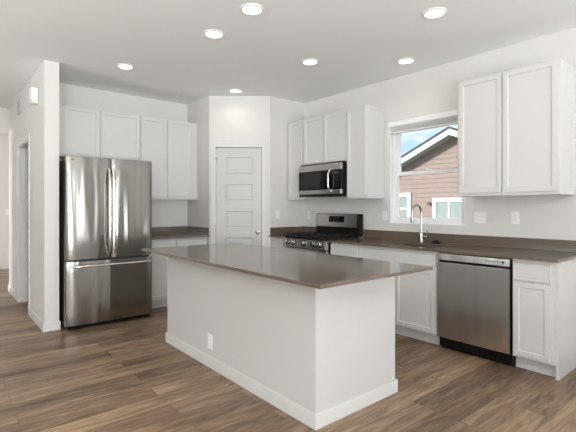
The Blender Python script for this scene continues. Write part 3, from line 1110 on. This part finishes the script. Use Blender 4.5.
# burners and grates
for (u, n_, rr) in ((1.66, 0.26, 0.036), (1.66, 0.50, 0.045), (1.90, 0.38, 0.05), (2.14, 0.26, 0.036), (2.14, 0.50, 0.045)):
    bm = NB(); lathe(bm, FB.p(u, n_, 0.916), (0, 0, 1), [(0, 0), (rr + 0.012, 0), (rr + 0.010, 0.008), (rr, 0.009), (rr, 0.016), (rr * 0.9, 0.019), (0, 0.019)], 22)
    obj('burner', bm, M['iron'], rg, smooth=True)
gw = (RU1 - RU0 - 0.03) / 3
for k in range(3):
    bm = NB()
    a = RU0 + 0.015 + k * gw + 0.003
    b_ = a + gw - 0.006
    z0, z1 = 0.932, 0.946
    n0, n1 = 0.125, 0.645
    t = 0.010
    fbox(bm, FB, a, a + t, n0, n1, z0, z1); fbox(bm, FB, b_ - t, b_, n0, n1, z0, z1)
    fbox(bm, FB, a + t, b_ - t, n0, n0 + t, z0, z1); fbox(bm, FB, a + t, b_ - t, n1 - t, n1, z0, z1)
    m_ = (a + b_) / 2
    fbox(bm, FB, a + t, b_ - t, 0.380, 0.390, z0, z1)
    for j in range(1, 4):
        u = a + (b_ - a) * j / 4
        fbox(bm, FB, u - 0.0045, u + 0.0045, n0 + t, 0.22, z0 + 0.001, z1 + 0.004)
        fbox(bm, FB, u - 0.0045, u + 0.0045, 0.30, 0.46, z0 + 0.001, z1 + 0.004)
        fbox(bm, FB, u - 0.0045, u + 0.0045, 0.55, n1 - t, z0 + 0.001, z1 + 0.004)
    fbox(bm, FB, a + t, a + 0.075, 0.255, 0.264, z0, z1 + 0.004); fbox(bm, FB, b_ - 0.075, b_ - t, 0.255, 0.264, z0, z1 + 0.004)
    fbox(bm, FB, a + t, a + 0.075, 0.500, 0.509, z0, z1 + 0.004); fbox(bm, FB, b_ - 0.075, b_ - t, 0.500, 0.509, z0, z1 + 0.004)
    for u in (a, b_ - t):
        for n_ in (n0, n1 - t, 0.38): fbox(bm, FB, u, u + t, n_, n_ + t, 0.916, z0)
    obj('grate', bm, M['iron'], rg, bevel=0.0015)

# ================================================================== microwave
MU0, MU1, MZ0, MZ1 = 1.516, 2.278, 1.418, 1.842
mw = thing('microwave', 'stainless over-the-range microwave hung under short cabinet', 'microwave', FB.p((MU0 + MU1) / 2, 0, MZ0))
bm = NB(); fbox(bm, FB, MU0, MU1, 0.002, 0.385, MZ0 + 0.004, MZ1)
obj('case', bm, M['black'], mw, bevel=0.003)
bm = NB(); fbox(bm, FB, MU0, MU1, 0.3855, 0.420, 1.742, 1.822)
fv = obj('top_fascia', bm, M['steel'], mw, bevel=0.004)
bm = NB()
for k in range(3):
    fbox(bm, FB, MU0 + 0.02, MU1 - 0.03, 0.3855, 0.405, 1.8235 + k * 0.006, 1.8265 + k * 0.006)
obj('vent_slats', bm, M['darkgrey'], mw)
bm = NB(); fbox(bm, FB, MU0, 2.138, 0.3855, 0.420, 1.502, 1.741)
dr = obj('door', bm, M['blackglass'], mw, bevel=0.003)
bm = NB(); fbox(bm, FB, MU0 + 0.055, 1.935, 0.4202, 0.4215, 1.535, 1.715)
obj('door_window', bm, M['mwglass'], dr)
bm = NB()
pts = []
for k in range(21):
    t = k / 20
    pts.append(FB.p(2.108, 0.418 + 0.045 * min(1, math.sin(PI * t) * 1.6) ** 0.8, 1.475 + 0.275 * t))
tube(bm, pts, 0.0115, 14)
obj('handle', bm, M['chrome'], dr, smooth=True)
bm = NB(); fbox(bm, FB, 2.141, MU1, 0.3855, 0.420, 1.502, 1.741)
kp = obj('control_panel', bm, M['blackglass'], mw, bevel=0.003)
bm = NB(); fbox(bm, FB, 2.165, 2.235, 0.4202, 0.4208, 1.695, 1.715)
obj('clock_display', bm, M['display'], kp)
for j in range(5):
    for k in range(3):
        bm = NB()
        u = 2.160 + k * 0.033; v = 1.535 + j * 0.028
        fbox(bm, FB, u, u + 0.020, 0.4202, 0.4207, v, v + 0.010)
        obj('key', bm, M['darkgrey'], kp)
bm = NB(); fbox(bm, FB, MU0 + 0.002, MU1 - 0.002, 0.3855, 0.412, 1.420, 1.4475)
obj('lower_grille', bm, M['black'], mw)
bm = NB(); fbox(bm, FB, MU0, MU1, 0.3855, 0.420, 1.448, 1.501)
obj('lower_fascia', bm, M['steel'], mw, bevel=0.004)
for a, b_ in ((MU0 + 0.06, MU0 + 0.30), (MU1 - 0.30, MU1 - 0.06)):
    bm = NB(); fbox(bm, FB, a, b_, 0.08, 0.32, MZ0 - 0.004, MZ0 + 0.0035)
    obj('grease_filter', bm, M['steel'], mw)

# ================================================================== dishwasher
DU0, DU1 = 3.661, 4.298
dw = thing('dishwasher', 'stainless dishwasher built under the counter beside sink cabinet', 'dishwasher', FB.p((DU0 + DU1) / 2, 0.3, 0))
bm = NB(); fbox(bm, FB, DU0, DU1, 0.03, 0.585, 0.02, 0.876)
obj('tub', bm, M['black'], dw)
bm = NB()
prism(bm, FB, [(0.5855, 0.108), (0.622, 0.108), (0.628, 0.114), (0.628, 0.782), (0.622, 0.790), (0.600, 0.793), (0.5855, 0.793)], DU0 + 0.002, DU1 - 0.008)
obj('door_panel', bm, M['dwsteel'], dw, bevel=0.002)
bm = NB(); prism(bm, FB, [(0.5855, 0.812), (0.626, 0.808), (0.628, 0.812), (0.622, 0.868), (0.5855, 0.868)], DU0 + 0.002, DU1 - 0.008)
cp = obj('control_strip', bm, M['dwsteel'], dw, bevel=0.002)
for k in range(7):
    u = 4.10 + k * 0.018
    bm = NB(); fbox(bm, FB, u, u + 0.010, 0.6262, 0.6268, 0.838, 0.844)
    obj('touch_icon', bm, M['darkgrey'], cp)
bm = NB(); fbox(bm, FB, 4.232, 4.252, 0.626, 0.6275, 0.832, 0.848)
obj('start_button', bm, M['black'], cp)
bm = NB(); fbox(bm, FB, DU0 + 0.002, DU1 - 0.002, 0.5355, 0.560, 0.0, 0.100)
kk = obj('kick_plate', bm, M['black'], dw)
for u in (DU0 + 0.04, DU1 - 0.03):
    bm = NB()
    lathe(bm, FB.p(u, 0.560, 0.06), FB.n, [(0, 0), (0.005, 0), (0.004, 0.002), (0, 0.0025)], 10)
    obj('kick_screw', bm, M['nickel'], kk)


# ================================================================== wall plates
def plate(F, n0, uc, vc, gangs, kind, label, cat, name, group=None):
    w_ = 0.072 + 0.046 * (gangs - 1)
    h_ = 0.116
    o = thing(name, label, cat, F.p(uc, n0, vc), group)
    bm = NB(); fbox(bm, F, uc - w_ / 2, uc + w_ / 2, n0 + 0.0005, n0 + 0.006, vc - h_ / 2, vc + h_ / 2)
    obj('plate', bm, M['plastic'], o, bevel=0.002)
    for g in range(gangs):
        u = uc + (g - (gangs - 1) / 2) * 0.046
        if kind == 'switch':
            bm = NB(); prism(bm, Frame(F.p(0, n0, 0), F.u, F.n), [(0.0062, vc - 0.033), (0.0075, vc - 0.033), (0.0105, vc + 0.033), (0.0062, vc + 0.033)], u - 0.0165, u + 0.0165)
            obj('rocker', bm, M['plastic'], o)
        else:
            bm = NB(); fbox(bm, F, u - 0.0165, u + 0.0165, n0 + 0.0062, n0 + 0.008, vc - 0.033, vc + 0.033)
            rc = obj('receptacle', bm, M['plastic'], o)
            for s_ in (-1, 1):
                bm = NB()
                for du in (-0.006, 0.006): fbox(bm, F, u + du - 0.001, u + du + 0.001, n0 + 0.0081, n0 + 0.0085, vc + s_ * 0.017 - 0.004, vc + s_ * 0.017 + 0.004)
                obj('socket_slots', bm, M['slot'], rc)
    return o


plate(FB, 0, 3.758, 1.182, 2, 'switch', 'white double switch plate right of the window under the wall cabinet', 'light switch', 'light_switch')
plate(FB, 0, 4.086, 1.184, 1, 'outlet', 'white outlet under the large wall cabinet, right of the double switch', 'outlet', 'wall_outlet')
plate(FB, 0, 2.604, 1.185, 1, 'switch', 'white single switch plate just left of the window', 'light switch', 'light_switch')
plate(FB, 0, 1.270, 1.170, 1, 'outlet', 'white outlet in the corner left of the range', 'outlet', 'wall_outlet')
plate(FA, P2, -0.505, 1.182, 1, 'switch', 'white switch plate right of the pantry door', 'light switch', 'light_switch')
plate(FA, -4.74, -2.98, 1.18, 2, 'switch', 'white switch plate on the distant hall wall', 'light switch', 'light_switch')
plate(Frame((0, 0, 0), (0, -1, 0), (-1, 0, 0)), -IX0, 2.738, 0.205, 1, 'outlet', 'white outlet low on the island side', 'outlet', 'wall_outlet')

# door chime and alarm on the partition
ch = thing('door_chime', 'white box chime high on the partition near its end', 'chime', (XS0, -0.42, 2.412))
bm = NB(); wbox(bm, XS0 - 0.075, XS0 - 0.004, -0.50, -0.34, 2.435, 2.580)
obj('cover', bm, M['plastic'], ch, bevel=0.008)
bm = NB(); wbox(bm, XS0 - 0.060, XS0 - 0.0005, -0.485, -0.355, 2.412, 2.434)
obj('base_plate', bm, M['blind'], ch)
al = thing('wall_vent', 'small white square vent high on partition above the doorway', 'vent', (XS0, 0.87, 2.62))
bm = NB(); wbox(bm, XS0 - 0.012, XS0 - 0.0005, 0.74, 1.0, 2.53, 2.72)
obj('vent_frame', bm, M['vent'], al, bevel=0.003)
bm = NB()
for k in range(8): wbox(bm, XS0 - 0.016, XS0 - 0.0122, 0.76, 0.98, 2.545 + k * 0.021, 2.556 + k * 0.021)
obj('louvres', bm, M['vent'], al)

# ================================================================== recessed lights
LAMP_POWER = 1.3
LIGHTS = [
    (-2.277, -3.087, 'round recessed ceiling light above the island, nearest the camera'),
    (-2.271, -2.502, 'round recessed ceiling light above the far half of the island'),
    (-1.154, -3.950, 'round recessed ceiling light in front of the dishwasher, top right'),
    (-0.408, -3.181, 'round recessed ceiling light over the sink and window'),
    (-1.149, -2.523, 'round recessed ceiling light in front of the range'),
    (-2.574, -1.151, 'round recessed ceiling light in front of the refrigerator'),
    (-1.152, -1.106, 'round recessed ceiling light in front of the pantry door'),
]
proto = None
for (x, y, lab) in LIGHTS:
    if proto is None:
        r = thing('recessed_light', lab, 'ceiling light', (x, y, H), 'recessed lights in the kitchen ceiling')
        bm = NB(); lathe(bm, (x, y, H), (0, 0, -1), [(0.070, 0.001), (0.092, 0.0005), (0.093, 0.004), (0.080, 0.012), (0.072, 0.013), (0.069, 0.006), (0.070, 0.001)], 40)
        obj('trim_ring', bm, M['plastic'], r, smooth=True)
        bm = NB(); lathe(bm, (x, y, H), (0, 0, -1), [(0, 0.0005), (0.0685, 0.0005), (0.0685, 0.007), (0.05, 0.009), (0, 0.010)], 40)
        obj('lens', bm, M['lens'], r, smooth=True)
        proto = r
    else:
        r = proto.copy(); COL.objects.link(r); r.location = (x, y, H); r['label'] = lab
        for chd in proto.children:
            if chd.type != 'MESH': continue
            d = chd.copy(); COL.objects.link(d); d.parent = r
    area('recessed_lamp', (x, y, H - 0.016), (0, 0, -1), 0.13, 0.13, LAMP_POWER, (1.0, 0.90, 0.80), 'DISK', math.radians(140))

# ================================================================== outside
bm = NB(); wbox(bm, 0.3, 30, -25, 25, -0.7, -0.5)
wb_ = struct('ground', bm, M['grass'], 'lawn outside the kitchen window', 'ground')
HX = 8.0
hs = thing('neighbour_house', 'pink lap-sided house with white gable seen through the window', 'house', (HX, 0.6, -0.5))
AY, AZ = 0.79, 3.66          # gable apex (outer edge of fascia)
SL = 0.44
EY = 5.2                      # half span
bm = NB()
lap = 0.15
z = -0.5
while z < AZ - 0.22:
    z2 = min(z + lap, AZ - 0.21)
    half0 = min(EY - 0.4, (AZ - 0.21 - z) / SL)
    half1 = min(EY - 0.4, (AZ - 0.21 - z2) / SL)
    if half0 < 0.01: break
    half1 = max(half1, 0.004)
    v = [bm.verts.new(p) for p in ((HX - 0.016, AY - half0, z), (HX - 0.016, AY + half0, z), (HX, AY + half1, z2), (HX, AY - half1, z2),
                                   (HX + 0.1, AY - half0, z), (HX + 0.1, AY + half0, z), (HX + 0.1, AY + half1, z2), (HX + 0.1, AY - half1, z2))]
    for f in ((0, 1, 2, 3), (4, 5, 6, 7), (0, 1, 5, 4), (1, 2, 6, 5), (2, 3, 7, 6), (3, 0, 4, 7)):
        bm.faces.new([v[i] for i in f])
    z += lap
obj('wall', bm, M['siding'], hs)
bm = NB()
wbox(bm, HX + 0.12, HX + 8, AY - EY + 0.4, AY + EY - 0.4, -0.5, AZ - 0.25 - SL * (EY - 0.4))
obj('side_walls', bm, M['siding'], hs)
OV = 0.42


def slope_slab(bm, x0, x1, z_off0, z_off1, s_):
    """one roof half: between two offsets below the outer gable line"""
    prof = [(AY, AZ - z_off0), (AY + s_ * EY, AZ - z_off0 - SL * EY), (AY + s_ * EY, AZ - z_off1 - SL * EY), (AY, AZ - z_off1)]
    a = [bm.verts.new((x0, y, z)) for y, z in prof]
    b = [bm.verts.new((x1, y, z)) for y, z in prof]
    bm.faces.new(a); bm.faces.new(b[::-1])
    for i in range(4): bm.faces.new((a[i], a[(i + 1) % 4], b[(i + 1) % 4], b[i]))


for s_ in (-1, 1):
    bm = NB(); slope_slab(bm, HX - OV - 0.05, HX + 8, -0.03, 0.03, s_)
    obj('roof', bm, M['shingle'], hs)
    bm = NB(); slope_slab(bm, HX - OV - 0.02, HX - OV, 0.032, 0.215, s_)
    obj('fascia', bm, M['fascia'], hs)
    bm = NB(); slope_slab(bm, HX - OV + 0.002, HX - 0.018, 0.195, 0.215, s_)
    obj('soffit', bm, M['soffit'], hs)


def far_window(y0, y1, z0, z1, kind):
    bm = NB()
    t = 0.13
    xx0, xx1 = HX - 0.06, HX - 0.018
    wbox(bm, xx0, xx1, y0, y0 + t, z0, z1); wbox(bm, xx0, xx1, y1 - t, y1, z0, z1)
    wbox(bm, xx0, xx1, y0 + t, y1 - t, z0, z0 + t); wbox(bm, xx0, xx1, y0 + t, y1 - t, z1 - t, z1)
    if kind == 'slider': wbox(bm, xx0 + 0.01, xx1, (y0 + y1) / 2 - 0.035, (y0 + y1) / 2 + 0.035, z0 + t, z1 - t)
    else: wbox(bm, xx0 + 0.01, xx1, y0 + t, y1 - t, (z0 + z1) / 2 - 0.04, (z0 + z1) / 2 + 0.04)
    w_ = obj('window', bm, M['fascia'], hs)
    bm = NB()
    xx = HX - 0.022
    n_ = 16
    row = []
    for i in range(n_ * 4 + 1):
        y = y0 + t + (y1 - y0 - 2 * t) * i / (n_ * 4)
        x = xx - 0.012 * (i % 4 in (1, 2))
        row.append((bm.verts.new((x, y, z0 + t)), bm.verts.new((x, y, z1 - t))))
    for a, b in zip(row, row[1:]): bm.faces.new((a[0], b[0], b[1], a[1]))
    obj('curtain', bm, M['curtain'], w_)
    bm = NB(); wbox(bm, HX - 0.042, HX - 0.038, y0 + t, y1 - t, z0 + t, z1 - t)
    obj('pane', bm, M['glass'], w_)


far_window(0.45, 1.56, 0.30, 1.575, 'slider')
far_window(2.364, 3.20, 0.70, 1.76, 'hung')
bm = NB()
lathe(bm, (HX - 0.016, 1.68, 1.41), (-1, 0, 0), [(0, 0), (0.05, 0), (0.05, 0.02), (0.03, 0.05), (0.045, 0.06), (0.05, 0.12), (0.02, 0.15), (0, 0.15)], 18)
obj('wall_lamp', bm, M['brass'], hs, smooth=True)
